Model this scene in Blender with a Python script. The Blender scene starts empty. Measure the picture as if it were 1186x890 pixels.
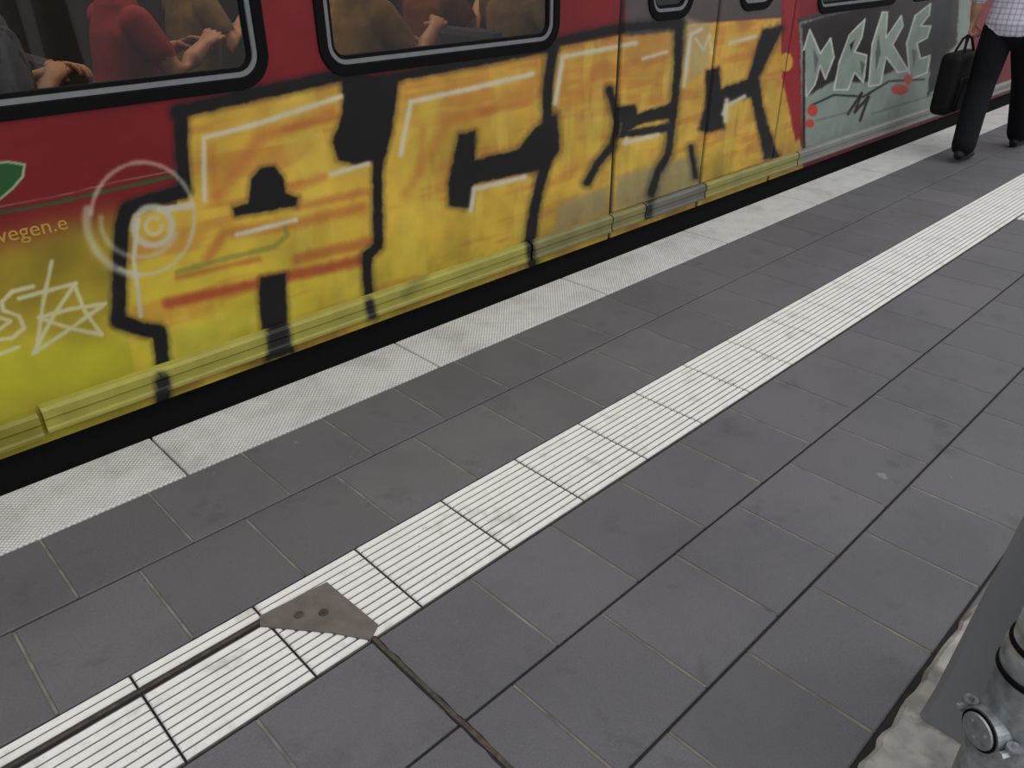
import bpy, bmesh, math, random
import numpy as np
from mathutils import Vector, Matrix
random.seed(7); rng=np.random.default_rng(7)
scene=bpy.context.scene
scene.view_settings.view_transform='Standard'
scene.view_settings.look='None'

# ---------------------------------------------------------------- camera
H=1.43;FPX=908.;CX,CY=593.,445.
pt=math.radians(29.55);rl=0.009
fh=np.array([.690,.724,0]);fh/=np.linalg.norm(fh);rt=np.array([fh[1],-fh[0],0]);up=np.array([0,0,1.])
fw=fh*math.cos(pt)-up*math.sin(pt);uc=fh*math.sin(pt)+up*math.cos(pt)
RR=rt*math.cos(rl)-uc*math.sin(rl);UU=uc*math.cos(rl)+rt*math.sin(rl)
cam=bpy.data.cameras.new('camera');camo=bpy.data.objects.new('camera',cam);scene.collection.objects.link(camo)
M=Matrix(((RR[0],UU[0],-fw[0],0),(RR[1],UU[1],-fw[1],0),(RR[2],UU[2],-fw[2],H),(0,0,0,1)))
camo.matrix_world=M
cam.sensor_width=36;cam.lens=36*FPX/1186;cam.clip_start=.05;cam.clip_end=200
scene.camera=camo
def survey(X,Y,Z):
    """train-side position -> coordinates of the sketch the graffiti outlines were measured in"""
    d=np.stack([X,Y*np.ones_like(X),Z-H],-1)
    w=d@fw
    w=np.where(w<.05,.05,w)
    return CX+FPX*(d@RR)/w, CY-FPX*(d@UU)/w

# ---------------------------------------------------------------- materials
def s2l(c):
    c=np.asarray(c,float)/255.
    return np.where(c<=.04045,c/12.92,((c+.055)/1.055)**2.4)
def L(c): 
    r=s2l(c);return (float(r[0]),float(r[1]),float(r[2]),1)
def mat(name,rgb,rough=.6,metal=0,var=.15,scale=20,bump=.1,bscale=120,rgb2=None,spec=.5,attr=None,detail=4,coat=0):
    m=bpy.data.materials.new(name);m.use_nodes=True
    nt=m.node_tree;N=nt.nodes;K=nt.links;b=N['Principled BSDF']
    b.inputs['Roughness'].default_value=rough;b.inputs['Metallic'].default_value=metal
    b.inputs['Specular IOR Level'].default_value=spec
    if coat: b.inputs['Coat Weight'].default_value=coat;b.inputs['Coat Roughness'].default_value=.12
    tc=N.new('ShaderNodeTexCoord')
    n=N.new('ShaderNodeTexNoise');n.inputs['Scale'].default_value=scale;n.inputs['Detail'].default_value=detail
    K.new(tc.outputs['Object'],n.inputs['Vector'])
    mp=N.new('ShaderNodeMapRange');mp.inputs[1].default_value=.3;mp.inputs[2].default_value=.7
    K.new(n.outputs['Fac'],mp.inputs[0])
    mx=N.new('ShaderNodeMix');mx.data_type='RGBA'
    K.new(mp.outputs[0],mx.inputs[0])
    if attr:
        a=N.new('ShaderNodeAttribute');a.attribute_name=attr
        if rgb is None:
            mp.inputs[3].default_value=1-var;mp.inputs[4].default_value=1+var*.3
            mu=N.new('ShaderNodeMix');mu.data_type='RGBA';mu.blend_type='MULTIPLY';mu.inputs[0].default_value=1
            K.new(a.outputs['Color'],mu.inputs[6]);K.new(mp.outputs[0],mu.inputs[7])
            K.new(mu.outputs[2],b.inputs['Base Color'])
        else:
            A=L(rgb);B=L(rgb2) if rgb2 else tuple(x*(1-var) for x in A[:3])+(1,)
            mx.inputs[6].default_value=A;mx.inputs[7].default_value=B
            mu=N.new('ShaderNodeMix');mu.data_type='RGBA';mu.blend_type='MULTIPLY';mu.inputs[0].default_value=1
            K.new(mx.outputs[2],mu.inputs[6]);K.new(a.outputs['Color'],mu.inputs[7])
            K.new(mu.outputs[2],b.inputs['Base Color'])
    else:
        A=L(rgb);B=L(rgb2) if rgb2 else tuple(x*(1-var) for x in A[:3])+(1,)
        mx.inputs[6].default_value=A;mx.inputs[7].default_value=B
        K.new(mx.outputs[2],b.inputs['Base Color'])
    if bump:
        n2=N.new('ShaderNodeTexNoise');n2.inputs['Scale'].default_value=bscale;n2.inputs['Detail'].default_value=3
        K.new(tc.outputs['Object'],n2.inputs['Vector'])
        bp=N.new('ShaderNodeBump');bp.inputs['Strength'].default_value=bump;bp.inputs['Distance'].default_value=.004
        K.new(n2.outputs['Fac'],bp.inputs['Height']);K.new(bp.outputs[0],b.inputs['Normal'])
    return m
def add_spots(m,rgb,scale,thr,width,amt=1,seedoff=0,stretch=(1,1,1)):
    nt=m.node_tree;N=nt.nodes;K=nt.links;b=N['Principled BSDF']
    src=b.inputs['Base Color'].links[0].from_socket
    tc=N.new('ShaderNodeTexCoord');mpg=N.new('ShaderNodeMapping');mpg.inputs['Location'].default_value=(seedoff,seedoff*2,0)
    mpg.inputs['Scale'].default_value=stretch
    K.new(tc.outputs['Object'],mpg.inputs[0])
    n=N.new('ShaderNodeTexNoise');n.inputs['Scale'].default_value=scale;n.inputs['Detail'].default_value=5;n.inputs['Roughness'].default_value=.65
    K.new(mpg.outputs[0],n.inputs['Vector'])
    mp=N.new('ShaderNodeMapRange');mp.inputs[1].default_value=thr;mp.inputs[2].default_value=thr+width;mp.inputs[4].default_value=amt
    K.new(n.outputs['Fac'],mp.inputs[0])
    mx=N.new('ShaderNodeMix');mx.data_type='RGBA';K.new(mp.outputs[0],mx.inputs[0]);K.new(src,mx.inputs[6]);mx.inputs[7].default_value=L(rgb)
    K.new(mx.outputs[2],b.inputs['Base Color'])

m_paver=mat('paver_concrete',(103,102,106),.66,var=.22,scale=240,bump=.4,bscale=500,attr='Tile',detail=2)
add_spots(m_paver,(72,72,74),2.0,.46,.3,.5,3)
add_spots(m_paver,(56,55,56),6,.58,.14,.4,21)
add_spots(m_paver,(170,168,165),130,.68,.04,.5,31)
add_spots(m_paver,(160,159,158),9,.68,.05,.4,11)
m_joint=mat('joint_sand',(42,40,38),.95,var=.4,scale=40)
m_jfill=mat('joint_grout',(136,131,122),.95,var=.55,scale=14)
m_tacbase=mat('tactile_groove',(116,114,108),.8,var=.45,scale=20)
m_tac=mat('tactile_rib',(236,235,231),.6,var=.10,scale=24)
add_spots(m_tac,(140,134,124),9,.56,.16,.5,5)
add_spots(m_tac,(60,55,50),38,.68,.04,.85,9)
m_edge=mat('edge_slab',(228,228,226),.7,var=.08,scale=12,bump=0)
add_spots(m_edge,(160,157,151),4,.47,.25,.5,2)
add_spots(m_edge,(110,106,100),26,.68,.06,.6,14)
def stud(m):
    nt=m.node_tree;N=nt.nodes;K=nt.links;b=N['Principled BSDF']
    tc=N.new('ShaderNodeTexCoord');sp=N.new('ShaderNodeSeparateXYZ');K.new(tc.outputs['Object'],sp.inputs[0])
    def mth(op,a,bb=None):
        n=N.new('ShaderNodeMath');n.operation=op
        for i,x in enumerate((a,bb)):
            if x is None: continue
            if isinstance(x,(int,float)): n.inputs[i].default_value=x
            else: K.new(x,n.inputs[i])
        return n.outputs[0]
    k=math.pi/.0155
    p1=mth('ABSOLUTE',mth('SINE',mth('MULTIPLY',mth('ADD',sp.outputs[0],sp.outputs[1]),k)))
    p2=mth('ABSOLUTE',mth('SINE',mth('MULTIPLY',mth('SUBTRACT',sp.outputs[0],sp.outputs[1]),k)))
    h=mth('MULTIPLY',p1,p2)
    bp=N.new('ShaderNodeBump');bp.inputs['Strength'].default_value=1;bp.inputs['Distance'].default_value=.003
    K.new(h,bp.inputs['Height']);K.new(bp.outputs[0],b.inputs['Normal'])
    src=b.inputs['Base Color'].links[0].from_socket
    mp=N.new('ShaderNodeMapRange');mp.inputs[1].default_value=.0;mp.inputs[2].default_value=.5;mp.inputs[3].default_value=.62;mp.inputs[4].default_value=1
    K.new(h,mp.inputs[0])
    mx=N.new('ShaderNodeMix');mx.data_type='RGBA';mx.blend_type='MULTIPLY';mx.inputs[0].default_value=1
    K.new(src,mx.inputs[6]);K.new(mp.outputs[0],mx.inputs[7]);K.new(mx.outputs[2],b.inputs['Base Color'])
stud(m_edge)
m_conc=mat('old_concrete',(182,180,174),.9,var=.5,scale=16,bump=.9,bscale=50)
add_spots(m_conc,(92,88,82),9,.52,.12,.7,4)
m_wallc=mat('platform_concrete',(90,88,84),.9,var=.4,scale=6,bump=.5)
m_ballast=mat('ballast',(60,54,48),.95,var=.6,scale=60,bump=1,bscale=60)
m_rail=mat('rail_steel',(70,55,45),.5,1,var=.3)
m_rust=mat('rusty_steel',(92,80,72),.75,.2,var=.5,scale=60,bump=.4)
add_spots(m_rust,(60,54,50),30,.5,.1,.7,2)
m_plate=mat('steel_plate',(116,110,106),.6,.3,var=.3,scale=25,bump=.3)
m_black=mat('black_rubber',(10,10,11),.8,var=.2,bump=.05,spec=.15)
m_dark=mat('shade_skirt_black',(12,12,13),.9,var=.3)  # black standing in for the shade beneath the train
m_alu=mat('window_aluminium',(130,132,135),.5,.4,var=.12,bump=.02)
m_galv=mat('galvanised_steel',(182,188,192),.40,.6,var=.35,scale=35,bump=.12,bscale=90,rgb2=(128,134,138))
m_post=mat('grey_painted_steel',(136,138,142),.42,.15,var=.08,scale=5,bump=.05)
m_body=mat('painted_train_side',None,.42,var=.14,scale=9,attr='Paint',bump=.02,bscale=8,coat=.14,spec=.35)
m_red=mat('train_red',(132,26,32),.4,var=.08,scale=3,bump=0)
m_roof=mat('train_roof',(110,110,112),.6,var=.1)
m_int=mat('interior_panel',(50,44,40),.7,var=.2,scale=3,bump=0)
m_intd=mat('interior_floor',(50,48,48),.8,var=.2)
m_seat=mat('seat_fabric',(66,60,78),.9,var=.4,scale=30,bump=.2)
m_white=mat('vinyl_lettering',(186,150,62),.5,var=.05,bump=0)
def glassmat():
    m=bpy.data.materials.new('tinted_glass');m.use_nodes=True;nt=m.node_tree;N=nt.nodes;K=nt.links
    N.remove(N['Principled BSDF']);out=N['Material Output']
    t=N.new('ShaderNodeBsdfTransparent');t.inputs[0].default_value=(.44,.42,.38,1)
    g=N.new('ShaderNodeBsdfGlossy');g.inputs['Roughness'].default_value=.03
    f=N.new('ShaderNodeFresnel');f.inputs[0].default_value=1.62
    x=N.new('ShaderNodeMixShader');K.new(f.outputs[0],x.inputs[0]);K.new(t.outputs[0],x.inputs[1]);K.new(g.outputs[0],x.inputs[2])
    K.new(x.outputs[0],out.inputs[0]);return m
m_glass=glassmat()

# ---------------------------------------------------------------- mesh helpers
def mkobj(name,verts,faces,mats,parent=None,smooth=False,fm=None):
    me=bpy.data.meshes.new(name);me.from_pydata([tuple(map(float,v)) for v in verts],[],faces)
    for m in (mats if isinstance(mats,(list,tuple)) else [mats]): me.materials.append(m)
    if fm is not None: me.polygons.foreach_set('material_index',fm)
    if smooth: me.polygons.foreach_set('use_smooth',[True]*len(me.polygons))
    me.update()
    o=bpy.data.objects.new(name,me);scene.collection.objects.link(o)
    if parent: o.parent=parent
    return o
def boxes(name,bl,mats,parent=None,bev=0,fm=None):
    V=[];Fc=[];mi=[]
    for i,(a,b) in enumerate(bl):
        n=len(V)
        x0,y0,z0=a;x1,y1,z1=b
        V+=[(x0,y0,z0),(x1,y0,z0),(x1,y1,z0),(x0,y1,z0),(x0,y0,z1),(x1,y0,z1),(x1,y1,z1),(x0,y1,z1)]
        Fc+=[(n,n+3,n+2,n+1),(n+4,n+5,n+6,n+7),(n,n+1,n+5,n+4),(n+1,n+2,n+6,n+5),(n+2,n+3,n+7,n+6),(n+3,n,n+4,n+7)]
        mi+=[fm[i] if fm else 0]*6
    o=mkobj(name,V,Fc,mats,parent,fm=mi)
    if bev:
        md=o.modifiers.new('bevel','BEVEL');md.width=bev;md.segments=2
    return o
def empty(name):
    e=bpy.data.objects.new(name,None);scene.collection.objects.link(e);return e
def add_cyl(V,Fc,c0,c1,r0,r1,n=24,cap=True):
    c0=Vector(c0);c1=Vector(c1);t=(c1-c0).normalized()
    a=t.orthogonal().normalized();b=t.cross(a)
    k=len(V)
    for c,r in ((c0,r0),(c1,r1)):
        for i in range(n):
            an=2*math.pi*i/n;V.append(tuple(c+a*math.cos(an)*r+b*math.sin(an)*r))
    for i in range(n):
        j=(i+1)%n;Fc.append((k+i,k+j,k+n+j,k+n+i))
    if cap: Fc.append(tuple(k+i for i in reversed(range(n))));Fc.append(tuple(k+n+i for i in range(n)))

# ---------------------------------------------------------------- platform
ROWS=[2.12,1.805,1.475,1.175,.86,.55,.245]
while ROWS[-1]>-4.5: ROWS.append(ROWS[-1]-.305)
XJ=.21
BR0,BR1=5.16,6.06
V=[];Fc=[];tv=[];fill=[]
g=.0026;ch=.003
for ri in range(len(ROWS)-1):
    y1,y0=ROWS[ri],ROWS[ri+1]
    if ri==2: continue
    off=XJ+(0 if (ri%2==0) else .15)
    xs=np.arange(off-12*.3,16,.3)
    for x in xs:
        xa,xb=x,x+.3
        if ri>2:
            if xa>=BR0-.01 and xb<=BR1+.01: continue
            if xa<BR0<xb: xb=BR0
            elif xa<BR1<xb: xa=BR1
        if ri in (6,7) and .86<x+.15<1.80: continue
        a0,a1,b0,b1=xa+g,xb-g,y0+g*1.3,y1-g*1.3
        z=random.uniform(-.0006,.0006)
        n=len(V)
        V+=[(a0,b0,-.03),(a1,b0,-.03),(a1,b1,-.03),(a0,b1,-.03),(a0,b0,z-ch),(a1,b0,z-ch),(a1,b1,z-ch),(a0,b1,z-ch),(a0+ch,b0+ch,z),(a1-ch,b0+ch,z),(a1-ch,b1-ch,z),(a0+ch,b1-ch,z)]
        for k in range(4):
            j=(k+1)%4
            Fc+=[(n+k,n+j,n+4+j,n+4+k),(n+4+k,n+4+j,n+8+j,n+8+k)]
        Fc.append((n+8,n+9,n+10,n+11))
        tv+=[random.uniform(.91,1.07)]*12
        fill.append(((xb-g-.0005,y0+.006,-.02),(xb+g+.0005,y1-.006,-.0022)))
pav=mkobj('platform_paving',V,Fc,m_paver)
at=pav.data.color_attributes.new('Tile','FLOAT_COLOR','POINT')
at.data.foreach_set('color',np.repeat(np.array(tv,dtype=np.float32),4))
boxes('joint_grout',fill,m_jfill,pav)
boxes('platform_base',[((-3.5,-4.6,-.06),(16,2.12,-.0065)),((-3.5,-4.6,-1.0),(16,2.33,-.06))],[m_joint,m_wallc],pav,fm=[0,1])

V=[];Fc=[];mi=[]
def rib_tile(x0,x1,y0,y1,n,alongx=True):
    k=len(V)
    V.extend([(x0,y0,-.02),(x1,y0,-.02),(x1,y1,-.02),(x0,y1,-.02),(x0,y0,-.001),(x1,y0,-.001),(x1,y1,-.001),(x0,y1,-.001)])
    Fc.extend([(k+4,k+5,k+6,k+7),(k,k+1,k+5,k+4),(k+1,k+2,k+6,k+5),(k+2,k+3,k+7,k+6),(k+3,k,k+4,k+7)]);mi.extend([0]*5)
    pitch=(y1-y0)/n
    for i in range(n):
        c=y0+(i+.5)*pitch;w=pitch*.38;w2=pitch*.29;h=.0032
        k=len(V)
        V.extend([(x0+.001,c-w,-.001),(x1-.001,c-w,-.001),(x1-.001,c+w,-.001),(x0+.001,c+w,-.001),
                  (x0+.004,c-w2,h),(x1-.004,c-w2,h),(x1-.004,c+w2,h),(x0+.004,c+w2,h)])
        Fc.extend([(k+4,k+5,k+6,k+7),(k,k+1,k+5,k+4),(k+1,k+2,k+6,k+5),(k+2,k+3,k+7,k+6),(k+3,k,k+4,k+7)]);mi.extend([1]*5)
for x in np.arange(XJ-12*.3,16,.3):
    rib_tile(x+.002,x+.298,1.175+.003,1.475-.003,12)
for x in (BR0,BR0+.3,BR0+.6):
    for ri in range(3,8):
        rib_tile(x+.002,x+.298,ROWS[ri+1]+.003,ROWS[ri]-.003,12)
mkobj('tactile_paving_strip',V,Fc,[m_tacbase,m_tac],fm=mi)
bl=[]
for k in range(-4,16):
    bl.append(((k+.635+.003-.0,2.123,-.14),(k+1.635-.003,2.41,.001)))
es=boxes('platform_edge_slabs',bl,m_edge,bev=.005)
boxes('track_bed',[((-6,2.34,-1.1),(20,7.5,-.95))],m_ballast)
boxes('track_rail',[((-6,3.1,-.95),(20,3.17,-.80)),((-6,4.6,-.95),(20,4.67,-.80))],m_rail)
# expansion joint covers
jt=empty('expansion_joint_cover')
boxes('rail_long',[((-3.4,1.4055,-.004),(.60,1.4140,.0060))],m_rust,jt,.001)
boxes('rail_gap',[((-3.4,1.401,-.004),(.60,1.4185,.0038))],m_joint,jt)
def ribbon(name,x,y0,y1,w,z,m):
    V=[];Fc=[];n=160
    for i in range(n+1):
        y=y0+(y1-y0)*i/n;a=w*(1+.25*random.uniform(-1,1));b_=w*(1+.25*random.uniform(-1,1))
        V+=[(x-a,y,-.004),(x-a,y,z),(x+b_,y,z),(x+b_,y,-.004)]
    for i in range(n):
        k=i*4
        for j in range(3): Fc.append((k+j,k+j+1,k+4+j+1,k+4+j))
    return mkobj(name,V,Fc,m,jt)
ribbon('rail_cross',.665,-3,1.22,.0050,.0030,m_rust)
ribbon('rail_cross_gap',.665,-3,1.2,.0085,.0010,m_joint)
zt=.0075
tri=[(.505,1.424),(.685,1.41),(.695,1.20),(.655,1.175),(.60,1.26),(.49,1.395)]
V=[(x,y,0) for x,y in tri]+[(x,y,zt) for x,y in tri];n=len(tri)
mkobj('corner_plate',V,[tuple(range(n-1,-1,-1)),tuple(range(n,2*n))]+[(i,(i+1)%n,n+(i+1)%n,n+i) for i in range(n)],m_plate,jt)
V=[];Fc=[]
for c in ((.575,1.36),(.622,1.325)):
    add_cyl(V,Fc,(c[0],c[1],zt-.001),(c[0],c[1],zt+.0022),.013,.011,20)
    add_cyl(V,Fc,(c[0],c[1],zt+.002),(c[0],c[1],zt+.0035),.005,.005,6)
mkobj('plate_bolts',V,Fc,m_rust,jt)

# footing, post and pole
out=[(.93,.232),(1.1,.240),(1.3,.236),(1.56,.241),(1.80,.238),(1.81,-.05),(1.80,-.35),(1.3,-.36),(1.0,-.355),(.915,-.2),(.93,-.02),(.905,.1)]
bm=bmesh.new()
def ringo(k,z,am): return [bm.verts.new((1.33+(x-1.33)*k,-.06+(y+.06)*k,z+random.uniform(-am,am))) for x,y in fine]
fine=[]
for i in range(len(out)):
    a=out[i];b_=out[(i+1)%len(out)]
    for t in range(8): fine.append((a[0]+(b_[0]-a[0])*t/8+random.uniform(-.006,.006),a[1]+(b_[1]-a[1])*t/8+random.uniform(-.005,.003)))
rs=[ringo(1,-.02,0),ringo(.995,-.002,.001),ringo(.96,.010,.002),ringo(.85,.014,.002),ringo(.5,.014,.001)]
for r0,r1 in zip(rs,rs[1:]):
    for i in range(len(fine)): bm.faces.new((r0[i],r0[(i+1)%len(fine)],r1[(i+1)%len(fine)],r1[i]))
bm.faces.new(rs[-1])
bmesh.ops.recalc_face_normals(bm,faces=bm.faces)
me=bpy.data.meshes.new('concrete_footing');bm.to_mesh(me);me.materials.append(m_conc)
fo=bpy.data.objects.new('concrete_footing',me);scene.collection.objects.link(fo)
sp=empty('sign_post')
V=[];Fc=[]
secs=[(.010,1.346,1.52,-.085,.200),(.10,1.350,1.51,-.080,.190),(.60,1.352,1.50,-.055,.157),(1.1,1.354,1.49,-.035,.128),(2.6,1.356,1.48,-.03,.122)]
for z,x0,x1,y0,y1 in secs:
    r=.012
    V+=[(x0+r,y0,z),(x1-r,y0,z),(x1,y0+r,z),(x1,y1-r,z),(x1-r,y1,z),(x0+r,y1,z),(x0,y1-r,z),(x0,y0+r,z)]
for j in range(len(secs)-1):
    for i in range(8):
        i2=(i+1)%8;Fc.append((j*8+i,j*8+i2,(j+1)*8+i2,(j+1)*8+i))
Fc.append(tuple(reversed(range(8))));Fc.append(tuple((len(secs)-1)*8+i for i in range(8)))
mkobj('post_shaft',V,Fc,m_post,sp)
gp=empty('galvanised_pole')
pc=(1.215,.043)
V=[];Fc=[]
def lathe(prof,cx,cy,n=48):
    k=len(V)
    for r,z in prof:
        for i in range(n):
            a=2*math.pi*i/n;V.append((cx+r*math.cos(a),cy+r*math.sin(a),z))
    for j in range(len(prof)-1):
        for i in range(n):
            i2=(i+1)%n;Fc.append((k+j*n+i,k+j*n+i2,k+(j+1)*n+i2,k+(j+1)*n+i))
    Fc.append(tuple(k+i for i in reversed(range(n))));Fc.append(tuple(k+(len(prof)-1)*n+i for i in range(n)))
lathe([(.064,.012),(.064,.024),(.0585,.028),(.0585,.395),(.0605,.398),(.0615,.415),(.0615,.436),(.0595,.440),(.0545,.446),(.0545,2.5),(.05,2.52),(.01,2.53)],*pc)
mkobj('pole_tube',V,Fc,m_galv,gp,True)
V=[];Fc=[]
lathe([(.0601,.386),(.0632,.390),(.0632,.397),(.0601,.401)],*pc)
lathe([(.0565,.445),(.0590,.448),(.0590,.453),(.055,.456)],*pc)
mkobj('pole_seal',V,Fc,m_black,gp,True)
V=[];Fc=[]
d=Vector((-.80,.46,0)).normalized();s_=Vector((-d.y,d.x,0))
c=Vector((pc[0],pc[1],.272))
add_cyl(V,Fc,c+d*.045,c+d*.074,.038,.038,32)
add_cyl(V,Fc,c+d*.073,c+d*.081,.033,.030,32)
for k in range(3):
    an=k*2.1+.4;q=c+d*.081+s_*math.cos(an)*.017+Vector((0,0,1))*math.sin(an)*.017
    add_cyl(V,Fc,q,q+d*.003,.004,.004,10)
for sg in (-1,1):
    q=c+s_*sg*.048+d*.054
    add_cyl(V,Fc,q-Vector((0,0,.014)),q+Vector((0,0,.014)),.012,.012,16)
    add_cyl(V,Fc,q,q+d*.024,.0065,.0065,6)
    add_cyl(V,Fc,q-Vector((0,0,.022)),q+Vector((0,0,.022)),.004,.004,10)
cap=mkobj('earthing_cap',V,Fc,m_galv,gp)
V=[];Fc=[]
add_cyl(V,Fc,c+d*.0755,c+d*.0775,.0355,.0355,32)
mkobj('cap_seal',V,Fc,m_black,gp)

# ---------------------------------------------------------------- train
YT=2.52
train=empty('train')
def sm(x,a,b):
    t=np.clip((x-a)/(b-a),0,1);return t*t*(3-2*t)
_grids={}
def vn(x,z,sc,seed=0):
    if seed not in _grids: _grids[seed]=np.random.default_rng(seed+100).random((256,256))
    G=_grids[seed];a=x/sc+37.3;b=z/sc+11.7
    i=np.floor(a).astype(int);j=np.floor(b).astype(int);fa=a-i;fb=b-j
    fa=fa*fa*(3-2*fa);fb=fb*fb*(3-2*fb);i&=255;j&=255;i2=(i+1)&255;j2=(j+1)&255
    return (G[i,j]*(1-fa)+G[i2,j]*fa)*(1-fb)+(G[i,j2]*(1-fa)+G[i2,j2]*fa)*fb
def fbm(x,z,sc,seed=0): return .5*vn(x,z,sc,seed)+.3*vn(x,z,sc/2.1,seed+1)+.2*vn(x,z,sc/4.3,seed+2)
BLK=(17,17,19);WHT=(205,200,190)
class Painter:
    def __init__(s,X,Y,Z):
        s.X=X;s.Z=Z;s.u,s.v=survey(X,Y,Z);s.ok=X>.05
        s.u=np.where(s.ok,s.u,-9999);s.col=np.zeros((len(X),3))
        s.jit=(fbm(X,Z,.03,5)-.5)*3.2
    def blend(s,idx,m,rgb):
        m=m[:,None];rgb=np.asarray(rgb,float)
        s.col[idx]=s.col[idx]*(1-m)+rgb*m
    def dist(s,pts,marg,closed):
        P=np.array(pts,float);a=P.min(0)-marg;b=P.max(0)+marg
        idx=np.nonzero((s.u>a[0])&(s.u<b[0])&(s.v>a[1])&(s.v<b[1]))[0]
        u=s.u[idx];v=s.v[idx];D=np.full(len(idx),1e9);ins=np.zeros(len(idx),bool)
        n=len(P)
        for i in range(n if closed else n-1):
            p=P[i];q=P[(i+1)%n];d=q-p;L2=max(d@d,1e-9)
            t=np.clip(((u-p[0])*d[0]+(v-p[1])*d[1])/L2,0,1)
            D=np.minimum(D,np.hypot(u-p[0]-t*d[0],v-p[1]-t*d[1]))
            if closed:
                c=((p[1]>v)!=(q[1]>v))
                xx=(q[0]-p[0])*(v-p[1])/((q[1]-p[1]) if abs(q[1]-p[1])>1e-9 else 1e-9)+p[0]
                ins^=c&(u<xx)
        if closed: D=np.where(ins,-D,D)
        return idx,D
    def poly(s,pts,rgb,soft=1.5,a=1.,halo=0):
        idx,D=s.dist(pts,soft*2+halo+4,True);D=D+s.jit[idx]*(1 if soft>1.35 else .3)
        if halo: s.blend(idx,a*.35*(1-sm(D,0,halo)),rgb)
        s.blend(idx,a*(1-sm(D,-soft,soft)),rgb)
    def line(s,pts,w,rgb,soft=1.5,a=1.,halo=0):
        idx,D=s.dist(pts,w/2+soft*2+halo+4,False);D=D-w/2+s.jit[idx]*min(1,w/8)
        if halo: s.blend(idx,a*.35*(1-sm(D,0,halo)),rgb)
        s.blend(idx,a*(1-sm(D,-soft,soft)),rgb)
def arc(cx,cy,rx,ry,a0,a1,n=28):
    return [(cx+rx*math.cos(math.radians(a0+(a1-a0)*i/n)),cy+ry*math.sin(math.radians(a0+(a1-a0)*i/n))) for i in range(n+1)]
def paint(X,Y,Z,sill=False):
    p=Painter(X,Y,Z);X_=X
    base=np.array([134,26,33.])*np.ones((len(X),1))
    n1=fbm(X,Z,.35,1)[:,None];n2=fbm(X,Z,.12,9)[:,None]
    p.col[:]=base*(1-.15*n1)
    # green-yellow fog of paint on the lower left
    m=sm(-(Z+.10*(n1[:,0]-.5)),-.80,-.64)*(1-sm(X,1.2,1.4))
    yg=np.array([158,136,40.])+np.array([40,46,12.])*sm(-(Z),-.60,-.25)[:,None]
    yg=yg*(.82+.28*n2)
    p.col=p.col*(1-m[:,None])+yg*m[:,None]
    p.poly([(-20,470),(-20,400),(90,395),(170,410),(180,450)],(196,196,40),14,.5)
    # logo + stripes
    p.poly([(-30,240),(-20,190),(8,186),(30,190),(28,205),(15,220),(0,232)],(160,180,140),1)
    p.poly([(-30,240),(-20,192),(8,188.5),(27,192),(25,204),(13,218),(0,229)],(36,84,42),1)
    p.line([(-20,250),(60,236),(130,220),(205,203)],4,(52,84,46),1)
    p.line([(-20,243),(60,229),(130,212),(205,197)],1.6,(140,140,112),.8,.6)
    # yellow fill
    YF=[(205,130),(402,90),(440,92),(640,55),(785,28),(905,20),(905,60),(912,100),(930,178),(930,215),(620,330),(200,500),(165,470),(150,400),(138,250),(205,238)]
    idx,D=p.dist(YF,10,True)
    u_=p.u[idx];v_=p.v[idx]
    yy=np.array([212,172,64.])+np.array([-8,12,-12.])*sm(v_,200,400)[:,None]+np.array([4,-8,4.])*(1-sm(v_,60,180))[:,None]
    nn=fbm(X[idx],Z[idx]*1.0,.20,14)[:,None]
    yy=yy*(.80+.34*nn)
    st=sm(fbm(X[idx]*.30,Z[idx]*2.0,.14,20),.47,.66)[:,None]
    yy=yy*(1-.42*st)+np.array([186,112,56.])*.42*st
    st2=sm(fbm(X[idx]*1.6,Z[idx]*.35,.16,30),.54,.70)[:,None]
    yy=yy*(1-.35*st2)+np.array([230,206,90.])*.35*st2
    mk=(1-sm(D,-1.5,1.5))[:,None]
    p.col[idx]=p.col[idx]*(1-mk)+yy*mk
    p.line([(500,120),(480,200),(470,300)],22,(226,200,80),10,.5)
    p.line([(590,100),(580,150)],26,(218,180,80),10,.5)
    p.poly([(165,395),(290,360),(298,390),(196,430)],(196,186,60),8,.5)
    # orange/red streaks
    R1=(166,66,42)
    p.line([(195,352),(300,328),(425,300)],12,R1,5,.8)
    p.line([(345,300),(430,280)],12,R1,5,.55)
    p.line([(205,322),(255,310),(300,300)],6,R1,4,.5)
    p.line([(250,230),(300,160),(385,130)],14,(190,106,52),8,.55)
    p.line([(245,170),(250,225)],10,(190,106,52),6,.4)
    p.line([(330,150),(395,135)],8,(176,86,46),5,.45)
    p.line([(240,300),(260,270),(330,262),(420,240)],12,(176,86,46),6,.55)
    p.line([(345,240),(425,222)],9,(176,86,46),5,.5)
    p.line([(340,215),(375,205)],10,(176,86,46),6,.4)
    p.line([(470,225),(520,140),(600,110)],10,(190,116,56),8,.5)
    p.line([(490,150),(485,200)],8,(186,104,52),6,.4)
    p.line([(575,210),(620,200)],8,(186,104,52),6,.4)
    p.line([(560,130),(612,118)],6,(176,90,48),5,.45)
    p.line([(660,120),(690,90)],14,(190,116,56),8,.4)
    p.line([(655,200),(700,180)],12,(190,116,56),8,.4)
    p.line([(735,70),(770,60)],8,(190,116,56),6,.5)
    p.line([(840,70),(885,58)],7,(190,100,50),5,.5)
    p.line([(205,315),(260,300),(318,286),(333,272),(330,262)],6,(122,132,62),2,.6)
    # grey undercoat showing round the doors
    p.poly([(724,-20),(905,-20),(905,20),(790,28),(780,36),(724,42)],(86,80,78),3,.94)
    p.poly([(715,205),(760,190),(812,178),(812,215),(712,245)],(146,140,110),6,.7)
    p.poly([(648,235),(706,215),(706,245),(640,270)],(150,142,106),6,.7)
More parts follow.
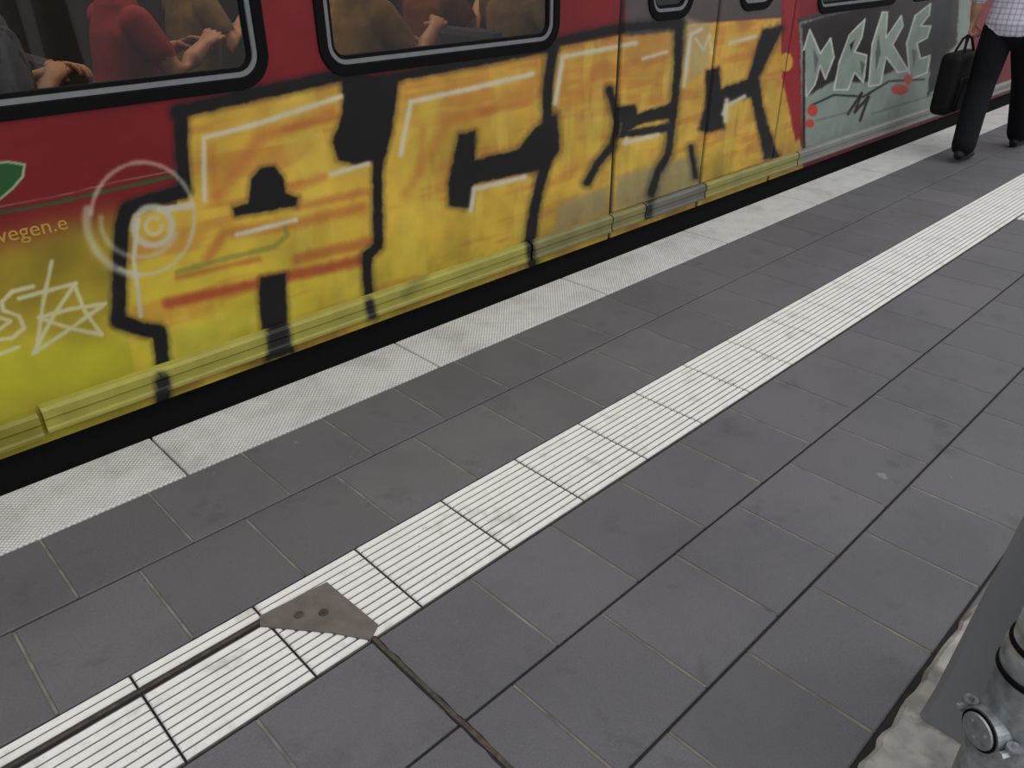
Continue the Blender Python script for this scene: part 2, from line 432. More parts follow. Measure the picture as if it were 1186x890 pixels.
    p.poly([(795,20),(822,30),(820,80),(800,95),(788,60)],(176,166,130),5,.6)
    p.poly([(725,45),(778,36),(776,58),(724,72)],(196,150,74),4,.5)
    # red strip right of doors
    p.poly([(908,-20),(925,-20),(925,60),(930,150),(922,165),(906,90)],(150,34,38),2)
    p.poly(arc(911,72,8,11,0,360,12),(206,160,60),1.5)
    p.line([(893,98),(903,150),(925,180)],11,(196,160,66),3,.9)
    H_=8
    B=lambda pts,w,**k:p.line(pts,w,BLK,1.7,1.,H_)
    # letter A
    B([(205,130),(300,108),(400,86)],14)
    B([(209,128),(211,180),(213,222)],14)
    B([(213,222),(175,232),(148,242),(141,262),(139,300),(137,370)],15)
    B([(137,372),(165,382),(184,384),(187,405),(190,440),(188,480)],15)
    p.poly([(396,84),(456,90),(452,120),(444,160),(437,184),(412,191),(392,185),(385,165),(398,130)],BLK,1.8,1,H_)
    B([(438,178),(437,230),(438,285),(425,296),(426,330),(430,365)],10)
    p.poly([(270,241),(288,236),(291,208),(301,196),(317,193),(327,205),(330,224),(345,229),(342,238),(300,246),(272,250)],BLK,1.6,1,H_)
    p.poly([(302,322),(330,317),(332,372),(340,408),(308,418),(300,350)],BLK,2,1,H_)
    # letter C
    B([(444,92),(540,74),(642,54)],9)
    B([(456,96),(449,150),(440,185)],9)
    p.poly([(532,156),(550,152),(550,186),(600,174),(620,148),(645,132),(648,175),(630,196),(548,213),(545,242),(520,238),(520,212)],BLK,1.8,1,H_)
    B([(640,58),(634,105),(634,140),(632,190),(620,235),(612,290)],10)
    B([(612,285),(616,305)],9)
    # letter E
    B([(642,49),(715,33),(785,27)],9)
    B([(786,30),(785,80),(780,130),(774,178),(762,200),(754,225)],8)
    B([(706,104),(716,140),(710,168),(692,190),(680,212)],8)
    p.poly([(714,125),(735,122),(738,132),(778,120),(778,136),(744,142),(726,152),(778,143),(776,152),(716,160),(722,142)],BLK,1.4,1,4)
    # letter K
    p.poly([(818,82),(832,78),(834,104),(866,92),(884,34),(900,32),(888,66),(878,90),(884,128),(900,180),(886,184),(870,112),(838,120),(838,148),(818,154),(810,150),(818,118)],BLK,1.6,1,5)
    B([(788,30),(786,60)],6);B([(800,170),(806,205)],5)
    B([(880,80),(904,32)],5);B([(890,176),(900,182)],6)
    # grey-green wildstyle piece
    MT=(138,152,142);DK=(40,33,34);WH=(208,212,206);GR=(92,100,96)
    p.poly([(926,22),(960,14),(1015,4),(1125,-25),(1125,110),(1095,132),(1000,156),(930,172)],MT,2)
    p.poly([(928,28),(960,18),(1015,6),(1112,-22),(1108,50),(1076,84),(1040,80),(1000,96),(968,92),(934,112)],DK,2,.95)
    S=lambda q,c=MT,w=1.8:(p.poly(q,c,1.1),p.line(q+[q[0]],w,WH,.8,.9))
    S([(934,112),(930,60),(938,34),(950,62),(962,44),(966,66),(956,92),(950,76),(944,98)])
    S([(966,104),(972,72),(984,40),(1002,22),(998,44),(990,60),(1004,64),(1000,96),(990,84),(982,104)])
    S([(1006,100),(1010,52),(1022,14),(1028,14),(1026,44),(1044,18),(1046,30),(1034,52),(1052,82),(1040,84),(1026,66),(1020,98)],(150,162,152))
    S([(1054,92),(1050,50),(1060,18),(1078,4),(1076,18),(1066,30),(1078,30),(1074,44),(1062,50),(1066,68),(1078,64),(1074,84)])
    p.poly([(984,52),(990,46),(986,60)],DK,.9);p.poly([(942,56),(948,68),(944,84)],GR,.9);p.poly([(1056,56),(1062,60),(1058,78)],GR,.9)
    p.poly([(1014,60),(1018,40),(1020,62),(1014,84)],GR,.9);p.poly([(996,70),(1002,74),(998,88)],GR,.9)
    p.poly([(1082,10),(1102,-10),(1100,36),(1090,92),(1074,112),(1078,70)],(26,26,29),1.4)
    p.line([(1103,-20),(1096,30),(1092,60)],7,BLK,1.5)
    p.line([(926,24),(960,15),(1015,3)],4,(26,26,28),2,.8)
    p.line([(982,132),(998,108),(990,130),(1006,112),(996,140)],3,DK,1)
    p.line([(940,122),(966,110),(1000,112),(1030,94),(1070,92)],2.4,DK,1,.85)
    p.line([(945,140),(990,128)],1.6,GR,1,.7);p.line([(1010,132),(1080,110)],1.6,GR,1,.7)
    for c,rx,ry in (((941,128),6,7),((938,143),5,5),((1042,104),10,6),((1052,92),5,6)):
        p.poly(arc(c[0],c[1],rx,ry,0,360,14),(196,66,56),1.2)
    p.line([(931,60),(931,170)],3,(40,34,34),1)
    # white highlights
    W=lambda pts,w=5.,a=.85:p.line(pts,w,(214,206,182),1.6,a,4)
    W([(237,232),(236,160),(300,143),(395,112)]);W([(275,272),(342,255)]);W([(384,202),(426,190)]);W([(190,243),(222,238)],6)
    W([(464,180),(476,118),(540,104),(616,86)]);W([(545,244),(549,219),(608,205)])
    W([(643,120),(652,66),(736,50)],4.5);W([(724,166),(762,156)],4);W([(726,160),(724,166)],3);W([(745,68),(772,60)],3)
    W([(792,100),(800,40),(812,34)],3.5);W([(838,132),(842,122),(862,112)],4);W([(846,50),(874,42)],3.5);W([(842,116),(840,140)],4)
    W([(806,45),(815,58),(822,40),(824,62)],1.6,.8)
    # ring tag
    G=(200,196,178)
    p.line(arc(165,253,60,65,-175,115,40),5,G,2.5,.62)
    p.line(arc(165,253,65,66,95,190,30),9,G,4,.6)
    p.line(arc(162,256,45,42,20,185,30),6,G,3,.5)
    p.line(arc(177,262,22,22,0,360,30),8,G,3,.85)
    p.line(arc(178,262,9,10,0,300,14),5,G,2,.7)
    p.line([(160,255),(155,300),(163,366)],5,G,1.8,.9)
    p.line([(185,243),(222,238)],6,G,1.6,.9)
    # star tag
    G=(206,200,156)
    for q in ([(38,332),(14,338),(2,350),(4,360),(22,366),(28,380),(14,392),(-8,394)],[(60,303),(50,350),(42,408)],[(22,346),(88,328)],
              [(38,410),(62,366),(86,330),(98,360),(118,388),(80,380),(45,368),(82,358),(122,352),(80,382),(38,410)],[(-5,412),(22,402)],[(-5,385),(12,372),(-8,366)]):
        p.line(q,4.2,G,1.3,.9,2)
    if sill:
        xs=[-4,.36,.38,2.50,2.52,3.38,3.42,3.93,3.97,4.98,5.1,20]
        cs=np.array([(158,150,50),(158,150,50),(196,188,80),(190,182,84),(150,146,90),(152,146,92),(124,120,112),(122,118,112),(168,158,80),(162,156,90),(150,150,142),(152,152,146)],float)
        sc=np.stack([np.interp(X,xs,cs[:,k]) for k in range(3)],-1)*(.74+.42*n2)
        p.col=sc
        for q,w in (([(188,440),(189,500)],17),([(322,380),(326,440)],26),([(428,350),(434,385)],9),([(614,280),(618,330)],8),([(756,215),(750,260)],6)):
            p.line(q,w,BLK,2,.95,5)
        p.line([(470,340),(490,320)],12,(110,108,50),5,.5)
    # dirt near the bottom edge
    dm=.28*(1-sm(Z,.1,.40))*n2[:,0]
    p.col=p.col*(1-dm[:,None])
    return s2l(np.clip(p.col,0,255))

WIN=[(-2.9,-2.05,1.015),(-1.85,-.50,1.015),(-.30,1.325,1.015),(1.51,2.70,1.015),(3.30,3.67,1.08),(4.09,4.46,1.08),(4.98,6.15,1.015),(6.37,7.55,1.015),(7.8,9.0,1.015),(9.3,10.5,1.015),(10.8,12,1.015)]
WTOP=1.88
def inside_rr(x,z,x0,x1,z0,z1,r):
    cx=(x0+x1)/2;cz=(z0+z1)/2
    qx=np.abs(x-cx)-(x1-x0)/2+r;qz=np.abs(z-cz)-(z1-z0)/2+r
    return np.hypot(np.maximum(qx,0),np.maximum(qz,0))+np.minimum(np.maximum(qx,qz),0)-r<0
xs=list(np.arange(-4,.1,.06));x=.1
while x<9.6: xs.append(x);x+=.004*(1+max(0,x-1)*.33)
xs+=list(np.arange(9.6,16.01,.08));xs=np.array(xs)
zs=np.concatenate([np.arange(.055,1.30,.0042),np.arange(1.30,2.0,.015),np.array([2.0,2.2,2.45,2.6])])
XX,ZZ=np.meshgrid(xs,zs,indexing='ij');nx,nz=XX.shape
DX0,DXM,DX1=3.12,3.915,4.72
yoff=np.zeros_like(XX)
isd=(XX>DX0)&(XX<DX1)&(ZZ>.19)&(ZZ<2.15)
yoff=np.where(isd,-.007,0)
def seam(xc,w): 
    return (np.abs(XX-xc)<w)&(ZZ<2.15)
SE=seam(DX0,.012)|seam(DXM,.014)|seam(DX1,.012)
yoff=np.where(SE,.012,yoff)
YY=YT+yoff
col=paint(XX.ravel(),YY.ravel(),ZZ.ravel())
col[SE.ravel()]=s2l((14,14,15))
verts=np.stack([XX.ravel(),YY.ravel(),ZZ.ravel()],-1)
ii,jj=np.meshgrid(np.arange(nx-1),np.arange(nz-1),indexing='ij')
a=(ii*nz+jj).ravel();quads=np.stack([a,a+nz,a+nz+1,a+1],-1)
cxm=(xs[:-1]+xs[1:])/2;czm=(zs[:-1]+zs[1:])/2
CXX,CZZ=np.meshgrid(cxm,czm,indexing='ij')
kill=np.zeros(CXX.shape,bool)
for (x0,x1,z0) in WIN: kill|=inside_rr(CXX,CZZ,x0+.02,x1-.02,z0+.02,WTOP-.02,.09)
quads=quads[~kill.ravel()]
me=bpy.data.meshes.new('body_side');nv=len(verts);nf=len(quads)
me.vertices.add(nv);me.vertices.foreach_set('co',verts.astype(np.float32).ravel())
me.loops.add(nf*4);me.loops.foreach_set('vertex_index',quads.astype(np.int32).ravel())
me.polygons.add(nf);me.polygons.foreach_set('loop_start',np.arange(0,nf*4,4,dtype=np.int32))
try: me.polygons.foreach_set('loop_total',np.full(nf,4,dtype=np.int32))
except Exception: pass
me.update(calc_edges=True);me.materials.append(m_body)
ca=me.color_attributes.new('Paint','FLOAT_COLOR','POINT')
ca.data.foreach_set('color',np.concatenate([col,np.ones((nv,1))],1).astype(np.float32).ravel())
o=bpy.data.objects.new('body_side',me);scene.collection.objects.link(o);o.parent=train
# sill
V=[];Fc=[]
prof=[(0,.190),(-.020,.185),(-.032,.176),(-.032,.150),(-.026,.142),(-.026,.118),(-.030,.110),(-.030,.100),(.0,.096)]
segs=[(-4,.362),(.374,2.505),(2.517,3.10),(3.11,3.38),(3.39,3.94),(3.955,5.02),(5.035,7.6),(7.62,16)]
for (s0,s1) in segs:
    n=max(4,int((s1-s0)/.012)) if s0<8 else 60
    X_=np.linspace(s0,s1,n);k=len(V);m_=len(prof)
    dz=-.012 if s0<0 else 0
    for xx in X_:
        for (dy,z) in prof: V.append((xx,YT+dy,z+dz))
    for i in range(n-1):
        for j in range(m_-1):
            q=k+i*m_+j;Fc.append((q,q+1,q+m_+1,q+m_))
    Fc.append(tuple(k+j for j in reversed(range(m_))));Fc.append(tuple(k+(n-1)*m_+j for j in range(m_)))
o=mkobj('door_sill_rail',V,Fc,m_body,train)
Va=np.array(V);c2=paint(Va[:,0],Va[:,1],Va[:,2],True)
ca=o.data.color_attributes.new('Paint','FLOAT_COLOR','POINT')
ca.data.foreach_set('color',np.concatenate([c2,np.ones((len(V),1))],1).astype(np.float32).ravel())
# windows
def rrpts(x0,x1,z0,z1,r,n=8):
    P=[]
    for cx,cz,a0 in ((x1-r,z1-r,0),(x0+r,z1-r,90),(x0+r,z0+r,180),(x1-r,z0+r,270)):
        for i in range(n+1):
            a=math.radians(a0+90*i/n);P.append((cx+r*math.cos(a),cz+r*math.sin(a)))
    return P
def ringmesh(name,x0,x1,z0,z1,r,loops,m,close=False):
    V=[];Fc=[]
    for ins,y in loops:
        P=rrpts(x0+ins,x1-ins,z0+ins,z1-ins,max(r-ins,.01));V+=[(px,y,pz) for px,pz in P]
    n=len(P)
    for l in range(len(loops)-1):
        for i in range(n):
            j=(i+1)%n;Fc.append((l*n+i,l*n+j,(l+1)*n+j,(l+1)*n+i))
    if close: Fc.append(tuple(range((len(loops)-1)*n,len(loops)*n)))
    return mkobj(name,V,Fc,m,train)
for k,(x0,x1,z0) in enumerate(WIN):
    Yb=YT-(.007 if 3.2<x0<4.5 else 0)
    ringmesh(f'window_gasket_{k+1}',x0,x1,z0,WTOP,.11,[(0,Yb+.002),(.003,Yb-.008),(.036,Yb-.008),(.042,Yb+.004)],m_black)
    ringmesh(f'window_frame_{k+1}',x0,x1,z0,WTOP,.11,[(.040,Yb-.002),(.054,Yb-.001),(.057,Yb+.012)],m_alu)
    ringmesh(f'window_seal_{k+1}',x0,x1,z0,WTOP,.11,[(.054,Yb+.004),(.068,Yb+.006),(.070,Yb+.02)],m_black)
    ringmesh(f'window_{k+1}',x0,x1,z0,WTOP,.11,[(.064,Yb+.012),(.066,Yb+.012)],m_glass,True)
# shell, roof, light-blocking skirts, interior
bz=.2
boxes('car_shell',[((-4,YT+.03,.05),(16,5.42,.2-.001)),((-4,5.36,.2),(16,5.42,1.3)),((-4,5.36,1.9),(16,5.42,2.6)),((-4,YT,2.6),(16,5.42,2.68)),((-4.05,YT,.05),(-4,5.42,2.6)),((16,YT,.05),(16.05,5.42,2.6))],m_red,train)
boxes('window_piers',[((x,5.36,1.3),(x+.25,5.42,1.9)) for x in np.arange(-4,16,1.6)],m_red,train)
boxes('shade_skirts',[((-4,YT+.10,-.55),(16,YT+.16,.06)),((-4,5.2,-.75),(16,5.26,.06))],m_dark,train)  # skirts added to stop light leaking under the train, keeps the gap black
V=[];Fc=[]
prf=[(YT,2.6),(YT+.12,2.85),(YT+.45,3.05),(3.97,3.15),(5.0,3.05),(5.3,2.85),(5.42,2.6)]
for xx in (-4,16): V+=[(xx,y,z) for y,z in prf]
n=len(prf);Fc=[(i,i+1,n+i+1,n+i) for i in range(n-1)]+[tuple(range(n)),tuple(range(2*n-1,n-1,-1))]
mkobj('car_roof',V,Fc,m_roof,train)
boxes('interior_lining',[((-3.9,5.30,.2),(15.9,5.35,1.3)),((-3.9,YT+.04,2.5),(15.9,5.35,2.55)),((-3.9,YT+.03,.2),(3.05,YT+.06,.99)),((4.8,YT+.03,.2),(15.9,YT+.06,.99)),((2.98,YT+.05,.2),(3.03,YT+.9,2.4)),((4.80,YT+.05,.2),(4.85,YT+.9,2.4))],m_int,train)
boxes('interior_floor',[((-3.9,YT+.03,.2),(15.9,5.35,.205))],m_intd,train)
def seat(x,y):
    boxes('train_seat',[((x-.22,y-.21,.56),(x+.24,y+.21,.64)),((x-.30,y-.20,.56),(x-.22,y+.20,1.08)),((x-.15,y-.15,.205),(x+.15,y+.15,.56))],m_seat,None,.03)

# ---------------------------------------------------------------- people
def tube_geo(pts,rad,seg=14,hint=Vector((0,1,0))):
    """closed rounded tube; rad = list of (ra,rb): ra along hint, rb perpendicular"""
    pts=[Vector(p) for p in pts];rad=[(r,r) if not isinstance(r,tuple) else r for r in rad]
    V=[];Fc=[];rings=[]
    n=len(pts)
    def frame(i):
        t=(pts[min(i+1,n-1)]-pts[max(i-1,0)]).normalized()
        h=Vector(hint);a=(h-t*h.dot(t))
        if a.length<.05: a=t.orthogonal()
        a.normalize();return t,a,t.cross(a)
    fr=[frame(i) for i in range(n)]
    rs=[]
    t,a,b=fr[0];ra,rb=rad[0];c=min(ra,rb)
    for k in (80,55,28): rs.append((pts[0]-t*c*math.sin(math.radians(k)),a,b,ra*math.cos(math.radians(k)),rb*math.cos(math.radians(k))))
    for i in range(n): rs.append((pts[i],fr[i][1],fr[i][2],rad[i][0],rad[i][1]))
    t,a,b=fr[-1];ra,rb=rad[-1];c=min(ra,rb)
    for k in (28,55,80): rs.append((pts[-1]+t*c*math.sin(math.radians(k)),a,b,ra*math.cos(math.radians(k)),rb*math.cos(math.radians(k))))
    for (p,a,b,ra,rb) in rs:
        for s in range(seg):
            an=2*math.pi*s/seg;V.append(p+a*math.cos(an)*ra+b*math.sin(an)*rb)
    for j in range(len(rs)-1):
        for s in range(seg):
            s2=(s+1)%seg;Fc.append((j*seg+s,j*seg+s2,(j+1)*seg+s2,(j+1)*seg+s))
    Fc.append(tuple(reversed(range(seg))));Fc.append(tuple((len(rs)-1)*seg+s for s in range(seg)))
    return V,Fc
def person(name,parts,extra,mats,loc,rotz,voxel):
    """parts: (pts,radii,matindex,hint) fused into one skin; extra: same, kept as fine detail (fingers, eyes)"""
    V=[];Fc=[]
    for (pts,rad,mi,hint) in parts:
        v,f=tube_geo(pts,rad,16,hint);k=len(V);V+=v;Fc+=[tuple(k+i for i in q) for q in f]
    tmp=mkobj('tmp',V,Fc,mats)
    md=tmp.modifiers.new('r','REMESH');md.mode='VOXEL';md.voxel_size=voxel
    md=tmp.modifiers.new('s','SMOOTH');md.factor=.5;md.iterations=3
    dg=bpy.context.evaluated_depsgraph_get();ev=tmp.evaluated_get(dg)
    me=bpy.data.meshes.new_from_object(ev);bpy.data.objects.remove(tmp)
    me.materials.clear()
    for m in mats: me.materials.append(m)
    nfc=len(me.polygons);C=np.empty(nfc*3);me.polygons.foreach_get('center',C);C=C.reshape(-1,3)
    best=np.full(nfc,1e9);mi_=np.zeros(nfc,np.int32)
    for (pts,rad,mi,hint) in parts:
        rad=[(r,r) if not isinstance(r,tuple) else r for r in rad]
        for i in range(len(pts)-1):
            p=np.array(pts[i]);q=np.array(pts[i+1]);d=q-p;t=((C-p)@d)/(d@d);tc=np.clip(t,0,1)
            w=C-p-tc[:,None]*d
            h=np.array(hint,float);dn=d/np.linalg.norm(d);h=h-dn*(h@dn)
            if np.linalg.norm(h)<.05: h=np.array(Vector(dn).orthogonal())
            h/=np.linalg.norm(h);b=np.cross(dn,h)
            ra=rad[i][0]*(1-tc)+rad[i+1][0]*tc;rb=rad[i][1]*(1-tc)+rad[i+1][1]*tc
            mn=np.minimum(ra,rb)
            e=(np.sqrt(((w@h)/ra)**2+((w@b)/rb)**2+((w@dn)/mn)**2)-1)*mn
            u=e<best;best[u]=e[u];mi_[u]=mi
    me.polygons.foreach_set('material_index',mi_)
    me.polygons.foreach_set('use_smooth',[True]*nfc)
    bm=bmesh.new();bm.from_mesh(me)
    for (pts,rad,mi,hint) in extra:
        v,f=tube_geo(pts,rad,10,hint)
        bv=[bm.verts.new(x) for x in v]
        for q in f:
            fc=bm.faces.new([bv[i] for i in q]);fc.material_index=mi;fc.smooth=True
    bm.to_mesh(me);bm.free();me.name=name
    o=bpy.data.objects.new(name,me);scene.collection.objects.link(o)
    o.location=loc;o.rotation_euler=(0,0,rotz);return o
def hand(wrist,dr,nrm,thumbside,curl,mi):
    """palm (for fused part) + five separate fingers"""
    w=Vector(wrist);d=Vector(dr).normalized();n=Vector(nrm);n=(n-d*n.dot(d)).normalized();s=d.cross(n)
    if s.dot(Vector(thumbside))<0: s=-s
    palm=[([w,w+d*.045,w+d*.085],[(.026,.019),(.038,.016),(.040,.014)],mi,tuple(s))]
    F=[]
    for k,ln in enumerate((.070,.080,.075,.058)):
        base=w+d*(.085 if k<3 else .078)+s*(.030-.0205*k)
        pts=[base-d*.015];a=0;cur=base;pts.append(cur)
        for j,fr in enumerate((.45,.30,.25)):
            a+=curl*(.8,1.0,.8)[j];dd=d*math.cos(a)+n*math.sin(a);cur=cur+dd*ln*fr;pts.append(cur)
        F.append((pts,[.0095,.0092,.0085,.008,.0065],mi,tuple(s)))
    b=w+d*.030+s*.022+n*.004
    t1=b+(d*.55+s*.6+n*.5).normalized()*.034;t2=t1+(d*.8+s*.1+n*(.4+curl*.4)).normalized()*.028
    t3=t2+(d*.8-s*.2+n*(.4+curl*.6)).normalized()*.020
    F.append(([b,t1,t2,t3],[.013,.011,.0095,.007],mi,tuple(n)))
    return palm,F
def head(c,fx,skin,hair,long=False):
    """head looking along +X*fx ; c = centre"""
    x,y,z=c;P=[];E=[];X=(1,0,0)
    P.append(([(x+.005,y,z-.075),(x+.004,y,z-.03),(x,y,z+.03),(x-.003,y,z+.07)],[(.052,.045),(.082,.066),(.093,.074),(.070,.060)],skin,X))
    P.append(([(x+.045,y,z-.080),(x+.070,y,z-.082)],[.022,.016],skin,X))      # chin
    P.append(([(x+.088,y,z+.012),(x+.108,y,z-.022)],[.009,.013],skin,X))      # nose
    for s in (-1,1): P.append(([(x-.005,y+s*.076,z+.012),(x-.006,y+s*.077,z-.024)],[(.016,.008),(.010,.007)],skin,X))
    P.append(([(x-.030,y,z-.035),(x-.028,y,z+.02),(x-.014,y,z+.068)],[(.068,.068),(.078,.080),(.090,.074)],hair,X))
    if long: P.append(([(x-.05,y,z+.02),(x-.065,y,z-.09),(x-.06,y,z-.17)],[(.05,.075),(.045,.08),(.03,.07)],hair,X))
    for s in (-1,1):
        E.append(([(x+.076,y+s*.030,z+.008),(x+.078,y+s*.030,z+.008)],[.011,.011],4,X))
        E.append(([(x+.0855,y+s*.030,z+.008),(x+.087,y+s*.030,z+.008)],[.005,.004],5,X))
        E.append(([(x+.084,y+s*.018,z+.030),(x+.082,y+s*.044,z+.031)],[.004,.003],hair,X))
    E.append(([(x+.086,y-.022,z-.050),(x+.093,y,z-.048),(x+.086,y+.022,z-.050)],[.004,.0065,.004],6,X))
    return P,E
m_skin=mat('skin',(196,144,114),.55,var=.08,scale=30,bump=.03)
m_hair=mat('dark_hair',(44,34,28),.6,var=.4,scale=90,bump=.4)
m_blond=mat('blond_hair',(150,118,70),.6,var=.4,scale=90,bump=.4)
m_eye=mat('eye_white',(225,222,215),.3,var=.02,bump=0)
m_pup=mat('pupil',(30,24,20),.2,var=.02,bump=0)
m_lip=mat('lips',(160,92,84),.5,var=.05,bump=0)
m_trs=mat('black_trousers',(19,20,23),.9,var=.2,scale=8,bump=.5,bscale=14,spec=.2)
m_shoe=mat('black_leather_shoe',(16,16,17),.4,var=.1,bump=.05)
def cloth(name,rgb,**k): return mat(name,rgb,.85,var=.45,scale=14,bump=1,bscale=16,**k)
# checked shirt
m_shirt=bpy.data.materials.new('checked_shirt');m_shirt.use_nodes=True
nt=m_shirt.node_tree;N=nt.nodes;K=nt.links;b=N['Principled BSDF'];b.inputs['Roughness'].default_value=.85
tc=N.new('ShaderNodeTexCoord');prev=None
cur=None
for ax,sc in (('X',9),('Y',9),('Z',9)):
    w=N.new('ShaderNodeTexWave');w.wave_type='BANDS';w.bands_direction=ax;w.inputs['Scale'].default_value=sc
    K.new(tc.outputs['Object'],w.inputs['Vector'])
    r=N.new('ShaderNodeMapRange');r.inputs[1].default_value=.72;r.inputs[2].default_value=.9;r.inputs[4].default_value=.38 if ax!='X' else .15
    K.new(w.outputs['Fac'],r.inputs[0])
    mx=N.new('ShaderNodeMix');mx.data_type='RGBA';K.new(r.outputs[0],mx.inputs[0]);mx.inputs[7].default_value=L((130,120,165))
    if cur is None: mx.inputs[6].default_value=L((232,230,240))
    else: K.new(cur,mx.inputs[6])
    cur=mx.outputs[2]
K.new(cur,b.inputs['Base Color'])

Yh=(0,1,0)
# walking man, facing +X
P=[];E=[]
P.append(([(0,0,.90),(0,0,.96),(.0,0,1.05),(.01,0,1.18),(.015,0,1.33),(.01,0,1.42)],[(.198,.148),(.190,.140),(.178,.128),(.190,.128),(.20,.118),(.13,.085)],0,Yh))
P.append(([(0,0,.97),(0,0,.86)],[(.165,.12),(.178,.13)],1,Yh))
P.append(([(0,.092,.86),(-.05,.088,.70),(-.11,.08,.50),(-.24,.05,.31),(-.375,.01,.12)],[.110,.106,.090,.085,.080],1,Yh))
P.append(([(0,-.092,.86),(.11,-.095,.71),(.225,-.10,.52),(.33,-.105,.31),(.42,-.11,.11)],[.110,.106,.090,.085,.080],1,Yh))
P.append(([(-.425,.01,.062),(-.33,.01,.055),(-.235,.01,.040),(-.185,.01,.032)],[(.036,.040),(.040,.040),(.045,.032),(.034,.024)],2,Yh))
P.append(([(.385,-.11,.045),(.47,-.11,.045),(.56,-.115,.036),(.615,-.115,.030)],[(.036,.045),(.040,.044),(.045,.034),(.034,.026)],2,Yh))
P.append(([(.0,0,1.42),(.015,0,1.54)],[.062,.056],3,Yh))
P.append(([(.0,.16,1.40),(-.03,.215,1.30),(-.07,.245,1.12),(-.065,.25,1.06)],[.062,.064,.056,.054],0,(1,0,0)))
P.append(([(-.07,.245,1.12),(-.05,.262,.98),(-.03,.268,.905)],[.044,.040,.028],3,(1,0,0)))
P.append(([(.0,-.16,1.40),(.01,-.215,1.30),(.03,-.245,1.12),(.04,-.248,1.06)],[.062,.064,.056,.054],0,(1,0,0)))
P.append(([(.03,-.245,1.12),(.09,-.252,.98),(.13,-.25,.885)],[.042,.038,.026],3,(1,0,0)))
pa,fi=hand((-.03,.268,.905),(.05,0,-1),(0,-1,0),(1,0,0),1.0,3);P+=pa;E+=fi
pa,fi=hand((.13,-.25,.885),(.15,0,-1),(0,1,0),(1,0,0),.35,3);P+=pa;E+=fi
hp,he=head((.03,0,1.655),1,3,7);P+=hp;E+=he
MX=(6.69,1.89)
person('walking_man',P,E,[m_shirt,m_trs,m_shoe,m_skin,m_eye,m_pup,m_lip,m_hair],(MX[0],MX[1],0),0,.0075)
# bag in his left hand
hb=empty('handbag')
bx,by=MX[0]-.05,MX[1]+.272
m_bag=mat('black_bag_nylon',(15,15,17),.7,var=.2,scale=50,bump=.3,spec=.25)
o=boxes('bag_body',[((bx-.21,by-.065,.27),(bx+.21,by+.085,.70))],m_bag,hb)
md=o.modifiers.new('b','BEVEL');md.width=.05;md.segments=5
o=boxes('bag_pocket',[((bx-.15,by-.09,.30),(bx+.15,by-.055,.54))],m_bag,hb)
md=o.modifiers.new('b','BEVEL');md.width=.016;md.segments=4
V=[];Fc=[]
for s in (-1,1):
    pts=[(bx-.09,by+s*.035,.62),(bx-.085,by+s*.03,.71),(bx-.05,by+s*.012,.785),(bx,by+s*.006,.802),(bx+.05,by+s*.012,.785),(bx+.085,by+s*.03,.71),(bx+.09,by+s*.035,.62)]
    v,f=tube_geo(pts,[.009]*7,10);k=len(V);V+=v;Fc+=[tuple(k+i for i in q) for q in f]
mkobj('bag_handles',V,Fc,m_bag,hb,True)

def seated(shirt,trouser,hairmat,loc,rot,wrL,wrR,long=False,lean=0.,bare=True):
    P=[];E=[]
    l=lean
    P.append(([(0,0,.50),(.0,0,.62),(.02+l*.4,0,.78),(.02+l*.8,0,.93),(.01+l,0,1.0)],[(.17,.12),(.165,.12),(.165,.11),(.18,.105),(.12,.08)],0,Yh))
    for s in (-1,1):
        P.append(([(0,s*.09,.535),(.22,s*.10,.535),(.44,s*.11,.53)],[.095,.082,.062],1,Yh))
        P.append(([(.44,s*.11,.53),(.45,s*.11,.30),(.42,s*.11,.10)],[.062,.056,.044],1,Yh))
        P.append(([(.39,s*.11,.045),(.50,s*.115,.045),(.60,s*.12,.032)],[(.036,.042),(.042,.040),(.036,.026)],2,Yh))
        sh=Vector((.01+l,s*.165,.975));wr=Vector(wrL if s>0 else wrR)
        el=(sh+wr)/2+Vector((-.05,s*.11,-.13))
        P.append(([sh,sh.lerp(el,.35),sh.lerp(el,.6)],[.060,.056,.052],0,(1,0,0)))
        P.append(([sh.lerp(el,.4),el,el.lerp(wr,.5),wr],[.042,.041,.036,.026],3,(1,0,0)))
        d=(wr-el).normalized()
        pa,fi=hand(wr,d,(0,-s*.5,-1),(0,-s,.3),.5,3);P+=pa;E+=fi
    P.append(([(.01+l,0,1.0),(.03+l,0,1.10)],[.056,.050],3,Yh))
    hp,he=head((.05+l,0,1.21),1,3,7,long);P+=hp;E+=he
    person('seated_passenger',P,E,[shirt,trouser,m_shoe,m_skin,m_eye,m_pup,m_lip,hairmat],loc,rot,.011)
c_denim=cloth('denim_striped',(128,134,152));add_spots(c_denim,(50,56,84),26,.5,.05,.8,1,(1,1,.15))
c_redc=cloth('red_jersey',(170,34,46));c_olive=cloth('olive_top',(128,102,62));c_tan=cloth('tan_top',(168,132,66))
add_spots(c_tan,(110,84,40),7,.5,.1,.6,3);c_orange=cloth('brown_top',(124,66,40));c_jean=cloth('jeans',(58,66,92))
FZ=.205
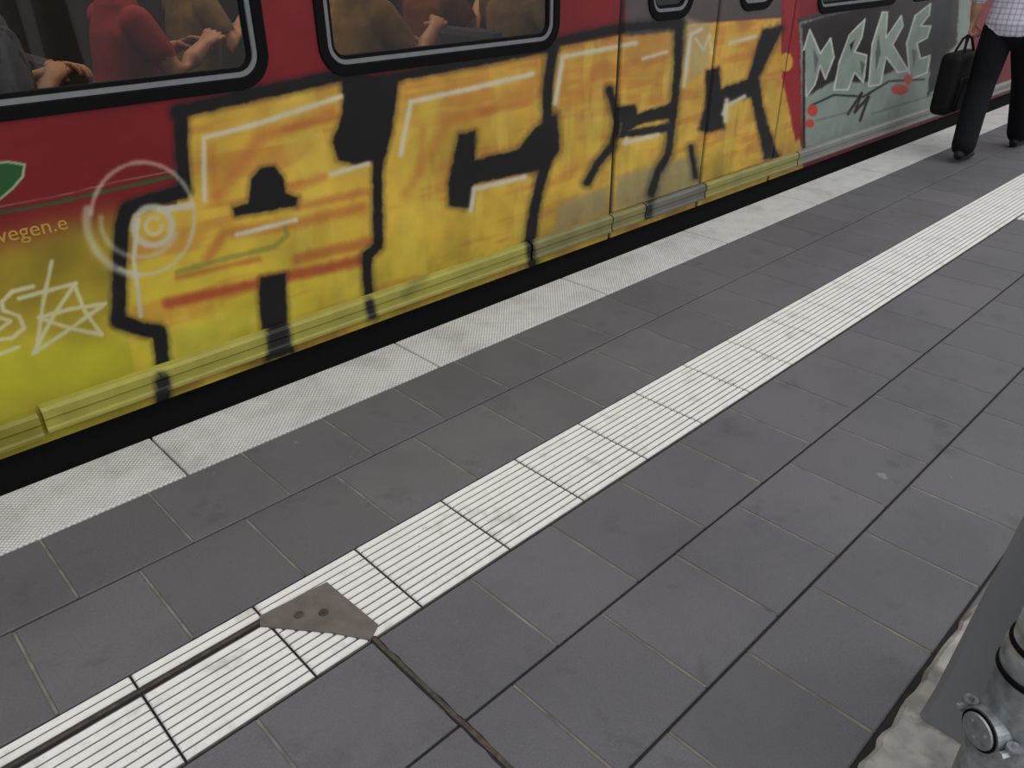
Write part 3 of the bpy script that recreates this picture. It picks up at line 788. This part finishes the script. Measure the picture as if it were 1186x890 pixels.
pp=[(c_denim,c_jean,m_blond,(.53,2.93),(.26,.04,.86),(.22,-.10,.86),True,.08),
    (c_redc,c_olive,m_hair,(1.12,3.36),(.28,.06,.86),(.30,-.16,.88),True,.05),
    (c_olive,c_jean,m_hair,(1.62,3.86),(.28,.10,.86),(.26,-.14,.94),False,.05),
    (c_tan,c_olive,m_hair,(1.90,2.95),(.26,.06,.84),(.36,-.12,.90),False,.06),
    (c_orange,c_jean,m_blond,(2.64,3.40),(.28,.10,.86),(.30,-.12,.98),True,.05),
    (c_olive,c_jean,m_blond,(2.84,2.97),(.20,.08,.84),(.10,-.14,.98),True,.02)]
for (a,b_,c_,lo,wl,wr,lg,le) in pp:
    seat(lo[0],lo[1]);seated(a,b_,c_,(lo[0],lo[1],FZ+.0),0,wl,wr,lg,le)
for x in (-.45,5.3,6.1,6.9,8.2): seat(x,2.95)

# ---------------------------------------------------------------- light
w=bpy.data.worlds.new('overcast_sky');scene.world=w;w.use_nodes=True
nt=w.node_tree;N=nt.nodes;K=nt.links;bg=N['Background']
tc=N.new('ShaderNodeTexCoord');sp_=N.new('ShaderNodeSeparateXYZ');K.new(tc.outputs['Generated'],sp_.inputs[0])
cr=N.new('ShaderNodeValToRGB');K.new(sp_.outputs[2],cr.inputs[0])
cr.color_ramp.elements[0].position=.0;cr.color_ramp.elements[0].color=(.44,.45,.47,1)
cr.color_ramp.elements[1].position=.8;cr.color_ramp.elements[1].color=(.96,.98,1.0,1)
K.new(cr.outputs[0],bg.inputs[0]);bg.inputs[1].default_value=1.0
sn=bpy.data.lights.new('sun','SUN');sn.energy=.75;sn.angle=math.radians(60);sn.color=(1,.99,.97)
so=bpy.data.objects.new('sun',sn);scene.collection.objects.link(so);so.rotation_euler=(math.radians(42),math.radians(12),0)
for x in (.8,2.4,6,9):  # unseen fill lamps added inside the car to brighten the passengers
    al=bpy.data.lights.new('passenger_fill','AREA');al.energy=20;al.size=1.0;al.size_y=.3;al.shape='RECTANGLE';al.color=(1,.88,.70)
    ao=bpy.data.objects.new('passenger_fill',al);scene.collection.objects.link(ao);ao.location=(x,3.5,2.45);ao.parent=train
# vinyl lettering
cu=bpy.data.curves.new('side_lettering','FONT');cu.body='wegen.e';cu.size=.062
to=bpy.data.objects.new('side_lettering',cu);scene.collection.objects.link(to);to.location=(.40,YT-.0012,.70);to.rotation_euler=(math.pi/2,0,0)
cu.materials.append(m_white);to.parent=train
